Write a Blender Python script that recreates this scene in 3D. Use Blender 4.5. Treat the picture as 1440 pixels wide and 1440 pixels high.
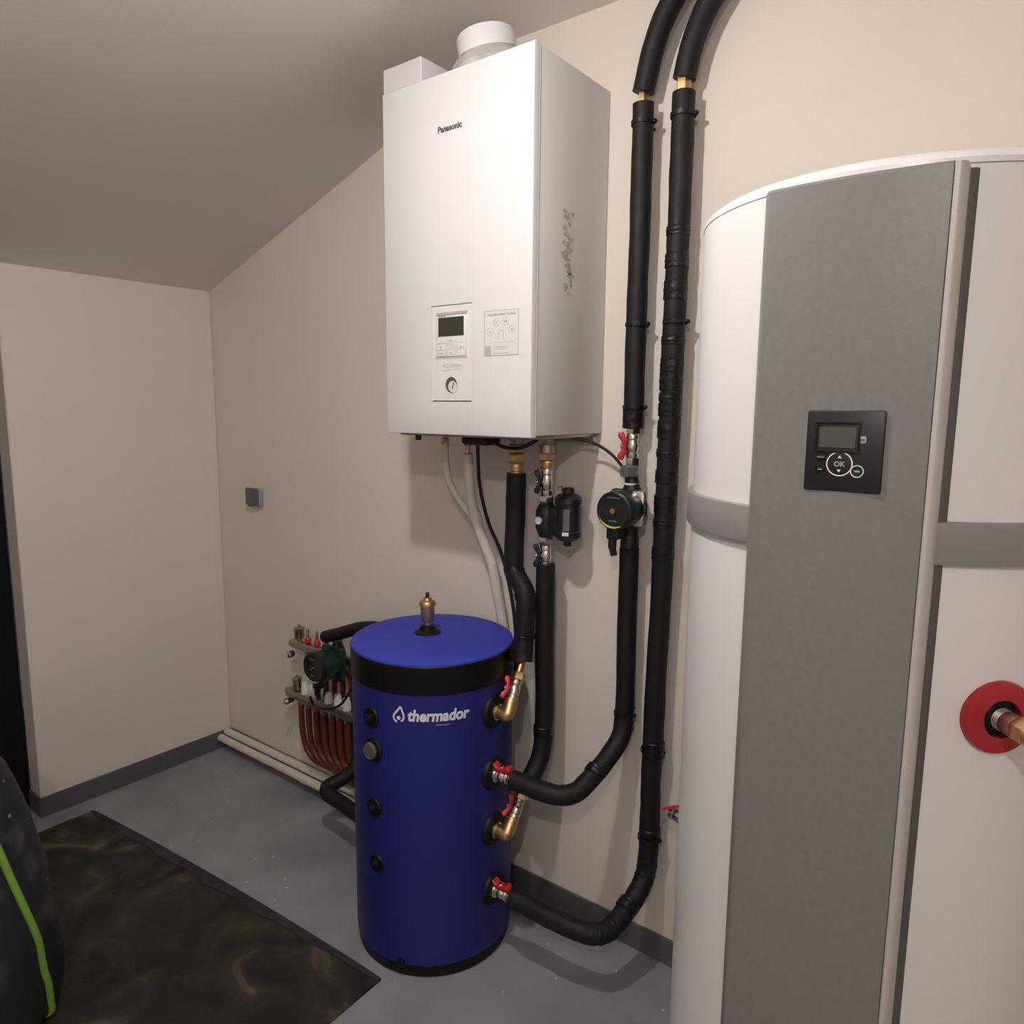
import bpy, bmesh, math, random
from mathutils import Vector, Matrix
random.seed(7)
for o in list(bpy.data.objects): bpy.data.objects.remove(o)
SC = bpy.context.scene
COL = SC.collection

# ------------------------------------------------------------------ camera, world, exposure
LAMP = Vector((2.10, -1.16, 2.49))
LAMP2 = Vector((3.30, -2.45, 2.49))
LAMP_STRENGTH = 830.0
LAMP2_STRENGTH = 880.0
EXPOSURE = 0.28
cam_d = bpy.data.cameras.new('camera'); cam = bpy.data.objects.new('camera', cam_d); COL.objects.link(cam)
cam_d.sensor_width = 36.0; cam_d.lens = 36.0 * 1023.7 / 1440.0; cam_d.clip_start = 0.02
yaw, pitch, roll = 0.6539, 0.1425, 0.0087
fwd = Vector((-math.sin(yaw)*math.cos(pitch), math.cos(yaw)*math.cos(pitch), -math.sin(pitch)))
rgt = Vector((math.cos(yaw), math.sin(yaw), 0)); upv = rgt.cross(fwd)
r2 = math.cos(roll)*rgt + math.sin(roll)*upv; u2 = -math.sin(roll)*rgt + math.cos(roll)*upv
M = Matrix((r2, u2, -fwd)).transposed().to_4x4(); M.translation = Vector((3.0014, -1.769, 1.5714))
cam.matrix_world = M
SC.camera = cam
w = bpy.data.worlds.new('world'); SC.world = w; w.use_nodes = True
w.node_tree.nodes['Background'].inputs[0].default_value = (0.9, 0.95, 1, 1)
w.node_tree.nodes['Background'].inputs[1].default_value = 0.02
vs = SC.view_settings
vs.view_transform = 'Standard'; vs.look = 'None'; vs.gamma = 1.0; vs.use_curve_mapping = False; vs.exposure = EXPOSURE

# ------------------------------------------------------------------ materials
def mat(name, col, rough=0.5, metal=0.0, var=0.0, vscale=8.0, bump=0.0, bscale=60.0, emit=None, estr=0.0, coat=0.0, spec=0.5, rvar=0.0):
    m = bpy.data.materials.new(name); m.use_nodes = True
    nt = m.node_tree; N = nt.nodes; L = nt.links; b = N['Principled BSDF']
    b.inputs['Base Color'].default_value = (*col, 1); b.inputs['Roughness'].default_value = rough
    b.inputs['Metallic'].default_value = metal; b.inputs['Coat Weight'].default_value = coat
    b.inputs['Specular IOR Level'].default_value = spec
    tc = N.new('ShaderNodeTexCoord')
    if var > 0 or rvar > 0:
        n = N.new('ShaderNodeTexNoise'); n.inputs['Scale'].default_value = vscale; n.inputs['Detail'].default_value = 5
        L.new(tc.outputs['Object'], n.inputs['Vector'])
        if var > 0:
            r = N.new('ShaderNodeValToRGB')
            r.color_ramp.elements[0].position = 0.3; r.color_ramp.elements[1].position = 0.7
            r.color_ramp.elements[0].color = (*[c*(1-var) for c in col], 1)
            r.color_ramp.elements[1].color = (*[min(1, c*(1+var)) for c in col], 1)
            L.new(n.outputs['Fac'], r.inputs['Fac']); L.new(r.outputs['Color'], b.inputs['Base Color'])
        if rvar > 0:
            mr = N.new('ShaderNodeMapRange'); mr.inputs['To Min'].default_value = max(0, rough-rvar); mr.inputs['To Max'].default_value = min(1, rough+rvar)
            L.new(n.outputs['Fac'], mr.inputs['Value']); L.new(mr.outputs['Result'], b.inputs['Roughness'])
    if bump > 0:
        n2 = N.new('ShaderNodeTexNoise'); n2.inputs['Scale'].default_value = bscale; n2.inputs['Detail'].default_value = 4
        L.new(tc.outputs['Object'], n2.inputs['Vector'])
        bp = N.new('ShaderNodeBump'); bp.inputs['Strength'].default_value = bump; bp.inputs['Distance'].default_value = 0.01
        L.new(n2.outputs['Fac'], bp.inputs['Height']); L.new(bp.outputs['Normal'], b.inputs['Normal'])
    if emit:
        b.inputs['Emission Color'].default_value = (*emit, 1); b.inputs['Emission Strength'].default_value = estr
    return m

def floor_material():
    m = mat('grey_speckled_vinyl', (0.17, 0.172, 0.178), 0.5, bump=0.05, bscale=90)
    nt = m.node_tree; N = nt.nodes; L = nt.links; b = N['Principled BSDF']
    tc = [n for n in N if n.type == 'TEX_COORD'][0]
    n = N.new('ShaderNodeTexNoise'); n.inputs['Scale'].default_value = 3.5; n.inputs['Detail'].default_value = 7; L.new(tc.outputs['Object'], n.inputs['Vector'])
    r = N.new('ShaderNodeValToRGB'); r.color_ramp.elements[0].position = .3; r.color_ramp.elements[1].position = .72
    r.color_ramp.elements[0].color = (.205, .210, .224, 1); r.color_ramp.elements[1].color = (.33, .34, .355, 1); L.new(n.outputs['Fac'], r.inputs['Fac'])
    v = N.new('ShaderNodeTexVoronoi'); v.inputs['Scale'].default_value = 24; v.inputs['Randomness'].default_value = 1; L.new(tc.outputs['Object'], v.inputs['Vector'])
    sp = N.new('ShaderNodeMath'); sp.operation = 'LESS_THAN'; sp.inputs[1].default_value = .085; L.new(v.outputs['Distance'], sp.inputs[0])
    wn = N.new('ShaderNodeSeparateColor'); L.new(v.outputs['Color'], wn.inputs[0])
    th = N.new('ShaderNodeMath'); th.operation = 'GREATER_THAN'; th.inputs[1].default_value = .55; L.new(wn.outputs[0], th.inputs[0])
    mu = N.new('ShaderNodeMath'); mu.operation = 'MULTIPLY'; L.new(sp.outputs[0], mu.inputs[0]); L.new(th.outputs[0], mu.inputs[1])
    mx = N.new('ShaderNodeMix'); mx.data_type = 'RGBA'; L.new(mu.outputs[0], mx.inputs['Factor']); L.new(r.outputs['Color'], mx.inputs[6]); mx.inputs[7].default_value = (.62, .60, .57, 1)
    L.new(mx.outputs[2], b.inputs['Base Color'])
    return m

def mat_material():
    m = mat('dirty_brown_mat', (0.02, 0.016, 0.014), 0.5, bump=0.5, bscale=14)
    nt = m.node_tree; N = nt.nodes; L = nt.links; b = N['Principled BSDF']
    tc = [n for n in N if n.type == 'TEX_COORD'][0]
    n = N.new('ShaderNodeTexNoise'); n.inputs['Scale'].default_value = 5; n.inputs['Detail'].default_value = 8; n.inputs['Distortion'].default_value = 1.2; L.new(tc.outputs['Object'], n.inputs['Vector'])
    r = N.new('ShaderNodeValToRGB'); e = r.color_ramp.elements
    e[0].position = .40; e[0].color = (.008, .0065, .006, 1); e[1].position = .58; e[1].color = (.030, .023, .018, 1)
    q = e.new(.70); q.color = (.12, .088, .06, 1); L.new(n.outputs['Fac'], r.inputs['Fac']); L.new(r.outputs['Color'], b.inputs['Base Color'])
    mr = N.new('ShaderNodeMapRange'); mr.inputs['To Min'].default_value = .75; mr.inputs['To Max'].default_value = .32; L.new(n.outputs['Fac'], mr.inputs['Value']); L.new(mr.outputs['Result'], b.inputs['Roughness'])
    return m

def bag_material():
    m = mat('dusty_charcoal_fabric', (0.022, 0.024, 0.027), 0.6, bump=0.25, bscale=25)
    nt = m.node_tree; N = nt.nodes; L = nt.links; b = N['Principled BSDF']
    tc = [n for n in N if n.type == 'TEX_COORD'][0]
    n = N.new('ShaderNodeTexNoise'); n.inputs['Scale'].default_value = 9; n.inputs['Detail'].default_value = 8; L.new(tc.outputs['Object'], n.inputs['Vector'])
    r = N.new('ShaderNodeValToRGB'); e = r.color_ramp.elements
    e[0].position = .5; e[0].color = (.018, .02, .023, 1); e[1].position = .8; e[1].color = (.12, .12, .12, 1)
    L.new(n.outputs['Fac'], r.inputs['Fac'])
    v = N.new('ShaderNodeTexVoronoi'); v.inputs['Scale'].default_value = 16; L.new(tc.outputs['Object'], v.inputs['Vector'])
    lt = N.new('ShaderNodeMath'); lt.operation = 'LESS_THAN'; lt.inputs[1].default_value = .065; L.new(v.outputs['Distance'], lt.inputs[0])
    mx = N.new('ShaderNodeMix'); mx.data_type = 'RGBA'; L.new(lt.outputs[0], mx.inputs['Factor']); L.new(r.outputs['Color'], mx.inputs[6]); mx.inputs[7].default_value = (.30, .30, .30, 1)
    L.new(mx.outputs[2], b.inputs['Base Color'])
    return m

MAT = dict(
    wall=mat('cream_wall_paint', (0.755, 0.69, 0.62), 0.75, var=0.02, vscale=2.5, bump=0.06, bscale=140, spec=.25),
    ceiling=mat('ceiling_paint', (0.80, 0.75, 0.705), 0.85, var=0.02, vscale=2, bump=0.05, bscale=140, spec=.2),
    floor=floor_material(), base=mat('grey_skirting_vinyl', (0.105, 0.097, 0.10), 0.5, var=.15, vscale=6),
    dark=mat('doorway_darkness', (0.006, 0.005, 0.008), 0.7, spec=.2),
    white=mat('white_enamel', (0.745, 0.73, 0.74), 0.35, spec=.4), white2=mat('white_panel_edge', (0.76, 0.75, 0.75), 0.35),
    side=mat('white_side_sheet', (0.70, 0.69, 0.67), 0.4, var=.02, vscale=4),
    wplastic=mat('white_plastic', (0.78, 0.76, 0.76), 0.4), wcard=mat('white_box_board', (0.66, 0.62, 0.64), 0.6),
    plastic_film=mat('crinkled_film', (0.5, 0.47, 0.46), 0.25, bump=.6, bscale=40, var=.2, vscale=30),
    lcd=mat('dark_olive_screen', (0.045, 0.045, 0.034), 0.25), lcd2=mat('grey_screen', (0.075, 0.078, 0.068), 0.3),
    ink=mat('dark_grey_ink', (0.09, 0.085, 0.1), 0.6), lightink=mat('pale_grey_ink', (0.42, 0.41, 0.42), 0.6), greenink=mat('grey_green_ink', (0.42, 0.48, 0.45), 0.6),
    residue=mat('adhesive_residue', (0.47, 0.45, 0.41), 0.7, var=.2, vscale=60),
    black=mat('black_foam_insulation', (0.0075, 0.0068, 0.0075), 0.6, spec=.35, var=.2, vscale=25, bump=.22, bscale=30, rvar=.12),
    tape=mat('black_vinyl_tape', (0.007, 0.0065, 0.0075), 0.38, spec=.35, bump=.4, bscale=45), bplastic=mat('black_plastic', (0.010, 0.010, 0.012), 0.42),
    rubber=mat('black_rubber', (0.005, 0.005, 0.006), 0.5, spec=.3), cable=mat('black_cable', (0.009, 0.008, 0.009), 0.4),
    wfoam=mat('white_pipe_insulation', (0.68, 0.63, 0.55), 0.7, var=.06, vscale=12, bump=.1, bscale=30),
    brass=mat('brass', (0.66, 0.45, 0.22), 0.38, 1.0, rvar=.08, vscale=40), copper=mat('copper', (0.62, 0.28, 0.16), 0.35, 1.0),
    nickel=mat('nickel', (0.72, 0.69, 0.64), 0.22, 1.0), steel=mat('steel', (0.42, 0.40, 0.37), 0.35, 1.0), red=mat('red_handle', (0.52, 0.022, 0.03), 0.35),
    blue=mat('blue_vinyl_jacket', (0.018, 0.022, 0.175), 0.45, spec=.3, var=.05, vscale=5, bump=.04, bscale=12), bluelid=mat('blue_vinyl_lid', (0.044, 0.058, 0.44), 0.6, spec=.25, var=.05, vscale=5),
    band=mat('black_vinyl_band', (0.004, 0.004, 0.005), 0.45, spec=.25), logo=mat('white_print', (0.72, 0.73, 0.78), 0.5),
    green=mat('dark_green_casting', (0.008, 0.028, 0.02), 0.35), yellow=mat('yellow_mark', (0.62, 0.62, 0.08), 0.5),
    gold=mat('gold_screw', (0.8, 0.45, 0.18), 0.25, 1.0), zinc=mat('manifold_steel', (0.40, 0.36, 0.30), 0.35, 1.0),
    pex=mat('brown_red_heating_pipe', (0.13, 0.024, 0.017), 0.4), cap=mat('white_cap', (0.76, 0.76, 0.78), 0.45),
    shell=mat('white_heater_shell', (0.80, 0.78, 0.78), 0.3), grey=mat('grey_heater_panel', (0.205, 0.196, 0.19), 0.42, bump=.03, bscale=300, var=.04, vscale=90),
    greyband=mat('grey_heater_band', (0.27, 0.265, 0.262), 0.4), flange=mat('red_plastic_flange', (0.42, 0.018, 0.032), 0.4),
    trim=mat('pale_trim', (0.50, 0.475, 0.465), 0.35), darkgrey=mat('dark_grey', (0.10, 0.092, 0.088), 0.6), sidegrey=mat('pale_grey_plastic', (0.33, 0.33, 0.37), 0.45),
    socket=mat('grey_socket_plastic', (0.115, 0.118, 0.135), 0.4), rug=mat_material(), rugedge=mat('dusty_rubber_edge', (0.026, 0.023, 0.026), 0.7, var=.5, vscale=18, bump=.3, bscale=30),
    bag=bag_material(), lime=mat('lime_piping', (0.20, 0.40, 0.05), 0.6), bulb=mat('lit_bulb', (1, 1, 1), 0.4, emit=(1.0, 0.955, 0.935), estr=LAMP_STRENGTH),
    bulb2=mat('lit_bulb_far', (1, 1, 1), 0.4, emit=(1.0, 0.955, 0.935), estr=LAMP2_STRENGTH),
)

# ------------------------------------------------------------------ helpers
def root_loc(p):
    while p.parent: p = p.parent
    return Vector(p.location)

def finish(name, bm, m, parent=None, angle=35):
    bmesh.ops.remove_doubles(bm, verts=bm.verts, dist=1e-6)
    bmesh.ops.recalc_face_normals(bm, faces=bm.faces)
    if parent is not None: bmesh.ops.translate(bm, verts=bm.verts, vec=-root_loc(parent))
    me = bpy.data.meshes.new(name); bm.to_mesh(me); bm.free()
    me.materials.append(MAT[m] if isinstance(m, str) else m)
    me.shade_smooth(); me.set_sharp_from_angle(angle=math.radians(angle))
    o = bpy.data.objects.new(name, me); COL.objects.link(o)
    if parent is not None: o.parent = parent
    return o

def thing(name, label, cat, loc, group=None):
    o = bpy.data.objects.new(name, None); COL.objects.link(o); o.location = loc; o.empty_display_size = .05
    o['label'] = label; o['category'] = cat
    if group: o['group'] = group
    return o
def tag(o, label, cat, group=None):
    o['label'] = label; o['category'] = cat
    if group: o['group'] = group
    return o
def struct(name, bm, m, label=None, parent=None, angle=30):
    o = finish(name, bm, m, parent, angle)
    if parent is None:
        o['kind'] = 'structure'
        if label: o['label'] = label
    return o

def frame(axis, hint=None):
    a = Vector(axis).normalized()
    h = Vector(hint) if hint is not None else (Vector((0, 0, 1)) if abs(a.z) < .9 else Vector((1, 0, 0)))
    u = (h - h.dot(a)*a).normalized(); v = a.cross(u)
    return a, u, v

def box(bm, lo, hi, bev=0.0, seg=2):
    lo = Vector(lo); hi = Vector(hi); c = (lo+hi)/2; s = hi-lo
    g = bmesh.ops.create_cube(bm, size=1, matrix=Matrix.Translation(c) @ Matrix.Diagonal((s.x, s.y, s.z, 1)))
    if bev > 0:
        es = list({e for v in g['verts'] for e in v.link_edges})
        bmesh.ops.bevel(bm, geom=es, offset=bev, segments=seg, profile=.5, affect='EDGES')
    return bm
def obox(bm, c, ax, ay, az, sx, sy, sz, bev=0.0, seg=2):
    """box at c with axes ax, ay, az and full sizes"""
    R = Matrix((Vector(ax).normalized(), Vector(ay).normalized(), Vector(az).normalized())).transposed().to_4x4()
    g = bmesh.ops.create_cube(bm, size=1, matrix=Matrix.Translation(c) @ R @ Matrix.Diagonal((sx, sy, sz, 1)))
    if bev > 0:
        es = list({e for v in g['verts'] for e in v.link_edges})
        bmesh.ops.bevel(bm, geom=es, offset=bev, segments=seg, profile=.5, affect='EDGES')
    return bm
def lathe(bm, o, axis, prof, seg=32, caps=True, hint=None):
    """prof: (radius, height along axis)"""
    o = Vector(o); a, u, v = frame(axis, hint); rings = []
    for r, h in prof:
        if r < 1e-5: rings.append([bm.verts.new(o+a*h)])
        else: rings.append([bm.verts.new(o+a*h+(u*math.cos(2*math.pi*i/seg)+v*math.sin(2*math.pi*i/seg))*r) for i in range(seg)])
    for A, B in zip(rings, rings[1:]):
        for i in range(seg):
            j = (i+1) % seg
            if len(A) == 1 and len(B) == 1: continue
            if len(A) == 1: bm.faces.new((A[0], B[i], B[j]))
            elif len(B) == 1: bm.faces.new((A[i], A[j], B[0]))
            else: bm.faces.new((A[i], A[j], B[j], B[i]))
    if caps:
        for R in (rings[0], rings[-1]):
            if len(R) > 2: bm.faces.new(R)
    return bm
def smooth(pts, n=8):
    P = [Vector(p) for p in pts]; out = []
    for i in range(len(P)-1):
        p0 = P[i-1] if i else P[0]*2-P[1]; p1 = P[i]; p2 = P[i+1]; p3 = P[i+2] if i+2 < len(P) else P[-1]*2-P[-2]
        # centripetal-like tangents limited by segment length
        d = (p2-p1).length; d0 = max((p1-p0).length, 1e-6); d3 = max((p3-p2).length, 1e-6)
        m1 = ((p2-p1)/max(d, 1e-6)+(p1-p0)/d0)*.5*d; m2 = ((p3-p2)/d3+(p2-p1)/max(d, 1e-6))*.5*d
        for k in range(n):
            t = k/n; t2 = t*t; t3 = t2*t
            out.append((2*t3-3*t2+1)*p1+(t3-2*t2+t)*m1+(-2*t3+3*t2)*p2+(t3-t2)*m2)
    out.append(P[-1]); return out
def tube(bm, pts, r, seg=16, caps=True, wob=0.0, hole=0.0):
    """tube along pts; r is a radius or one per point; wob = soft unevenness; hole = inner radius shown at the ends"""
    P = [Vector(p) for p in pts]; n = len(P); prev = None; rings = []
    ph = random.random()*10
    for i, p in enumerate(P):
        d = (P[min(i+1, n-1)]-P[max(i-1, 0)]).normalized()
        if prev is None: _, u, v = frame(d)
        else:
            u = (prev-prev.dot(d)*d).normalized(); v = d.cross(u)
        prev = u; rr = r[i] if isinstance(r, (list, tuple)) else r
        ring = []
        for k in range(seg):
            t = 2*math.pi*k/seg
            q = rr*(1+wob*(math.sin(3*t+i*.9+ph)*.5+math.sin(i*1.7+ph*3)*.5+math.sin(2*t-i*.55)*.4))
            ring.append(bm.verts.new(p+(u*math.cos(t)+v*math.sin(t))*q))
        rings.append(ring)
    for A, B in zip(rings, rings[1:]):
        for i in range(seg): bm.faces.new((A[i], A[(i+1) % seg], B[(i+1) % seg], B[i]))
    if caps: bm.faces.new(rings[0]); bm.faces.new(rings[-1])
    return bm
def dense(pts, step=.03):
    out = []
    for a, b in zip(pts, pts[1:]):
        a = Vector(a); b = Vector(b); k = max(1, int((b-a).length/step))
        for i in range(k): out.append(a.lerp(b, i/k))
    out.append(Vector(pts[-1])); return out
def prism(bm, pts, o, ax, ay, az, depth):
    """polygon pts in (ax, ay) at o, extruded depth along az (centred)"""
    o = Vector(o); ax, ay, az = Vector(ax), Vector(ay), Vector(az)
    A = [bm.verts.new(o+ax*x+ay*y-az*depth/2) for x, y in pts]; B = [bm.verts.new(o+ax*x+ay*y+az*depth/2) for x, y in pts]
    bm.faces.new(A); bm.faces.new(B); n = len(pts)
    for i in range(n): bm.faces.new((A[i], A[(i+1) % n], B[(i+1) % n], B[i]))
    return bm
def nb(): return bmesh.new()
def text_bm(body, size, extrude=.0004, offset=0.0, shear=0.0, align='LEFT', spacing=1.0):
    c = bpy.data.curves.new('t', 'FONT'); c.body = body; c.size = size; c.extrude = extrude; c.offset = offset; c.shear = shear
    c.align_x = align; c.resolution_u = 3; c.space_character = spacing
    o = bpy.data.objects.new('t', c); COL.objects.link(o); bpy.context.view_layer.update()
    me = bpy.data.meshes.new_from_object(o.evaluated_get(bpy.context.evaluated_depsgraph_get()))
    bpy.data.objects.remove(o); bpy.data.curves.remove(c)
    bm = bmesh.new(); bm.from_mesh(me); bpy.data.meshes.remove(me); return bm
def place(bm, o, ax, ay, az):
    o, ax, ay, az = Vector(o), Vector(ax), Vector(ay), Vector(az)
    for v in bm.verts: v.co = o+ax*v.co.x+ay*v.co.y+az*v.co.z
    return bm
def ring_flat(bm, c, n, r0, r1, depth, seg=32, hint=None):
    lathe(bm, c, n, [(r0, 0), (r1, 0), (r1, depth), (r0, depth), (r0, 0)], seg, False, hint); return bm
X, Y, Z = Vector((1, 0, 0)), Vector((0, 1, 0)), Vector((0, 0, 1))

# ------------------------------------------------------------------ the room
RX1, RY0, RZ, ZL, XC = 4.35, -3.2, 2.604, 2.055, 1.625     # right wall, near wall, flat ceiling, low side, crease
TH = .1
struct('floor', box(nb(), (-1.2, RY0-TH, -.1), (RX1+TH, TH, 0)), 'floor', 'grey speckled vinyl floor')
def wall_poly(y0, y1):
    bm = nb(); pts = [(-TH, 0), (RX1+TH, 0), (RX1+TH, RZ), (XC, RZ), (0, ZL), (-TH, ZL-.034)]
    return prism(bm, pts, (0, (y0+y1)/2, 0), X, Z, Y, y1-y0)
struct('wall_back', wall_poly(0, TH), 'wall', 'cream wall carrying the boiler and pipes')
struct('wall_near', wall_poly(RY0-TH, RY0), 'wall', 'cream wall behind the viewer')
YD0, YD1 = -1.75, -.797
struct('wall_left', box(nb(), (-TH, YD1, 0), (0, 0, ZL), .004, 1), 'wall', 'low cream wall under the sloping ceiling')
struct('wall_left_near', box(nb(), (-TH, RY0, 0), (0, YD0, ZL)), 'wall', 'low cream wall beyond the doorway')
struct('wall_left_header', box(nb(), (-TH, YD0, 1.98), (0, YD1, ZL)), 'wall', 'cream strip over the doorway')
struct('wall_right', box(nb(), (RX1, RY0, 0), (RX1+TH, 0, RZ)), 'wall', 'cream wall on the right')
struct('ceiling', prism(nb(), [(-TH, ZL-.034), (0, ZL), (XC, RZ), (RX1+TH, RZ), (RX1+TH, RZ+.08), (XC-.03, RZ+.08), (-TH, ZL+.06)], (0, (RY0+TH-TH)/2, 0), X, Z, Y, -RY0+2*TH), 'ceiling', 'grey-beige ceiling, sloping down to the left wall')
d1 = struct('doorway_dark_panel', box(nb(), (-TH-.05, YD0+.002, .01), (-TH-.002, YD1-.002, 1.975), .003, 1), 'dark', 'near-black panel standing in for the darkness of the doorway')  # added near-black panel: its colour stands in for the darkness beyond the opening
struct('dark_panel_knob', lathe(nb(), (-TH-.004, YD0+.08, 1.02), X, [(.009, 0), (.009, .045), (.024, .05), (.024, .068), (.02, .072)], 16), 'steel', parent=d1)
HB = .08
struct('baseboard_back', box(nb(), (.009, -.008, 0), (RX1, 0, HB), .0015, 1), 'base', 'grey skirting along the back wall')
struct('baseboard_left', box(nb(), (0, YD1-.008, 0), (.008, -.0085, HB), .0015, 1), 'base', 'grey skirting along the low left wall')
struct('baseboard_reveal', box(nb(), (-TH, YD1-.008, 0), (-.0005, YD1, HB), .0015, 1), 'base', 'grey skirting wrapped round the wall end')
struct('baseboard_near', box(nb(), (0, RY0, 0), (RX1, RY0+.008, HB)), 'base', 'grey skirting on the near wall')
struct('baseboard_right', box(nb(), (RX1-.008, RY0+.009, 0), (RX1, -.009, HB)), 'base', 'grey skirting on the right wall')

# ------------------------------------------------------------------ ceiling lamp (just above the frame)
def bulb_lamp(L, label, m):
    t = thing('ceiling_lamp', label, 'lamp', (L.x, L.y, RZ), 'bare bulb lamps')
    finish('ceiling_rose', lathe(nb(), (L.x, L.y, RZ), -Z, [(.05, 0), (.05, .012), (.03, .022), (.012, .026)], 24), 'wplastic', t)
    finish('socket', lathe(nb(), (L.x, L.y, RZ-.024), -Z, [(.016, 0), (.02, .006), (.02, .036), (.016, .042)], 20), 'bplastic', t)
    finish('bulb_base', lathe(nb(), L, -Z, [(.014, -.05), (.016, -.04), (.028, -.018), (.0352, -.001), (.0352, .0)], 24), 'wplastic', t)
    finish('bulb_dome', lathe(nb(), L, -Z, [(.035*math.cos(k*math.pi/12), .0005+.035*math.sin(k*math.pi/12)) for k in range(6)]+[(0, .0355)], 20), m, t)
bulb_lamp(LAMP, 'bare bulb hanging from the ceiling in front of the boiler', 'bulb')
bulb_lamp(LAMP2, 'bare bulb hanging from the ceiling behind the viewer', 'bulb2')

# ------------------------------------------------------------------ boiler (wall-hung heat pump unit)
BX, BZ, BW, BD, BH = 1.4597, 1.4987, .5, .34, .892
bo = thing('wall_boiler', 'white wall-hung heat pump unit with control panel and brand lettering', 'boiler', (BX+BW/2, 0, BZ))
finish('cabinet', box(nb(), (BX+.004, -BD+.026, BZ+.004), (BX+BW-.001, -.002, BZ+BH), .003, 2), 'side', bo)
finish('side_flange', box(nb(), (BX+.002, -BD+.0195, BZ+.001), (BX+BW, -BD+.0255, BZ+BH), .002, 1), 'white2', bo)
# front door with an opening for the control panel
FX0, FX1, FZ0, FZ1 = 1.633, 1.773, 1.585, 1.832
fy0, fy1 = -BD, -BD+.018
bm = nb()
xs = [BX, FX0, FX1, BX+BW]; zs = [BZ, FZ0, FZ1, BZ+BH]
g0 = [[bm.verts.new((x, fy0, z)) for x in xs] for z in zs]; g1 = [[bm.verts.new((x, fy1, z)) for x in xs] for z in zs]
for j in range(3):
    for i in range(3):
        if i == 1 and j == 1: continue
        bm.faces.new((g0[j][i], g0[j][i+1], g0[j+1][i+1], g0[j+1][i])); bm.faces.new((g1[j][i], g1[j][i+1], g1[j+1][i+1], g1[j+1][i]))
for k in range(3):
    for (a, b) in (((0, k), (0, k+1)), ((3, k), (3, k+1)), ((k, 0), (k+1, 0)), ((k, 3), (k+1, 3))):
        bm.faces.new((g0[a[0]][a[1]], g0[b[0]][b[1]], g1[b[0]][b[1]], g1[a[0]][a[1]]))
for (a, b) in (((1, 1), (1, 2)), ((2, 1), (2, 2)), ((1, 1), (2, 1)), ((1, 2), (2, 2))):
    bm.faces.new((g0[a[0]][a[1]], g0[b[0]][b[1]], g1[b[0]][b[1]], g1[a[0]][a[1]]))
bmesh.ops.recalc_face_normals(bm, faces=bm.faces)
es = [e for e in bm.edges if all(abs(v.co.y-fy0) < 1e-6 for v in e.verts) and (all(abs(v.co.x-BX) < 1e-6 for v in e.verts) or all(abs(v.co.x-BX-BW) < 1e-6 for v in e.verts) or all(abs(v.co.z-BZ) < 1e-6 for v in e.verts) or all(abs(v.co.z-BZ-BH) < 1e-6 for v in e.verts))]
bmesh.ops.bevel(bm, geom=es, offset=.003, segments=2, profile=.5, affect='EDGES')
finish('front_panel', bm, 'white', bo)
# control panel recessed into the opening
cp = finish('control_panel', box(nb(), (FX0+.0006, -BD+.0025, FZ0+.003), (FX1-.0006, -BD+.017, FZ1-.0006), .0005, 1), 'wplastic', bo)
cp['label'] = 'recessed white control panel'
KX0, KX1, KZ0, KZ1 = 1.650, 1.756, 1.700, 1.813
bm = nb(); kd = .007                                       # raised frame round the controller
for lo, hi in (((KX0-.004, KZ0-.004), (KX1+.004, KZ0)), ((KX0-.004, KZ1), (KX1+.004, KZ1+.004)), ((KX0-.004, KZ0), (KX0, KZ1)), ((KX1, KZ0), (KX1+.004, KZ1))):
    box(bm, (lo[0], -BD+.0015, lo[1]), (hi[0], -BD+.004, hi[1]), .0008, 1)
finish('controller_frame', bm, 'white', cp)
finish('controller', box(nb(), (KX0+.0005, -BD-.001, KZ0+.0005), (KX1-.0005, -BD+.0035, KZ1-.008), .0015, 2), 'wplastic', cp)
finish('controller_slot', box(nb(), (KX0+.001, -BD+.0005, KZ1-.007), (KX1-.001, -BD+.0035, KZ1-.001)), 'lightink', cp)
finish('screen', box(nb(), (1.6595, -BD-.0018, 1.7525), (1.7475, -BD-.0005, 1.8005), .0004, 1), 'lcd', cp)
for x, z in ((1.669, 1.741), (1.704, 1.741), (1.738, 1.741), (1.669, 1.7245), (1.738, 1.7245), (1.669, 1.709), (1.704, 1.709), (1.738, 1.709)):
    finish('button', box(nb(), (x-.0125, -BD-.0017, z-.0055), (x+.0125, -BD-.0006, z+.0055), .0004, 1), 'wplastic', cp)
for x, z, a in ((1.704, 1.741, 0), (1.704, 1.709, 180), (1.669, 1.7245, 90), (1.738, 1.7245, -90)):
    a = math.radians(a); pts = [(math.cos(math.pi/2+a+k*2*math.pi/3)*.0026, math.sin(math.pi/2+a+k*2*math.pi/3)*.0026) for k in range(3)]
    finish('arrow_mark', prism(nb(), pts, (x, -BD-.0019, z), X, Z, Y, .0004), 'ink', cp)
finish('button_mark', box(nb(), (1.664, -BD-.0019, 1.708), (1.6735, -BD-.0016, 1.7105)), 'lightink', cp)
finish('brand_mark', place(text_bm('Panasonic', .0065, .0002), (1.660, -BD-.0011, 1.8018), X, Z, -Y), 'ink', cp)
finish('series_lettering', place(text_bm('AQUAREA', .0125, .0002, align='CENTER', spacing=1.15), (1.703, -BD+.0023, 1.6735), X, Z, -Y), 'lightink', cp)
sw = [Vector((1.672+.062*k/8, -BD+.0024, 1.667+.004*math.sin(k/8*1.6)-.002)) for k in range(9)]
finish('series_swoosh', tube(nb(), sw, .0006, 6), 'lightink', cp)
ga = finish('pressure_gauge', ring_flat(nb(), (1.702, -BD+.004, 1.6285), -Y, .0205, .0235, .003, 32), 'wplastic', cp)
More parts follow.
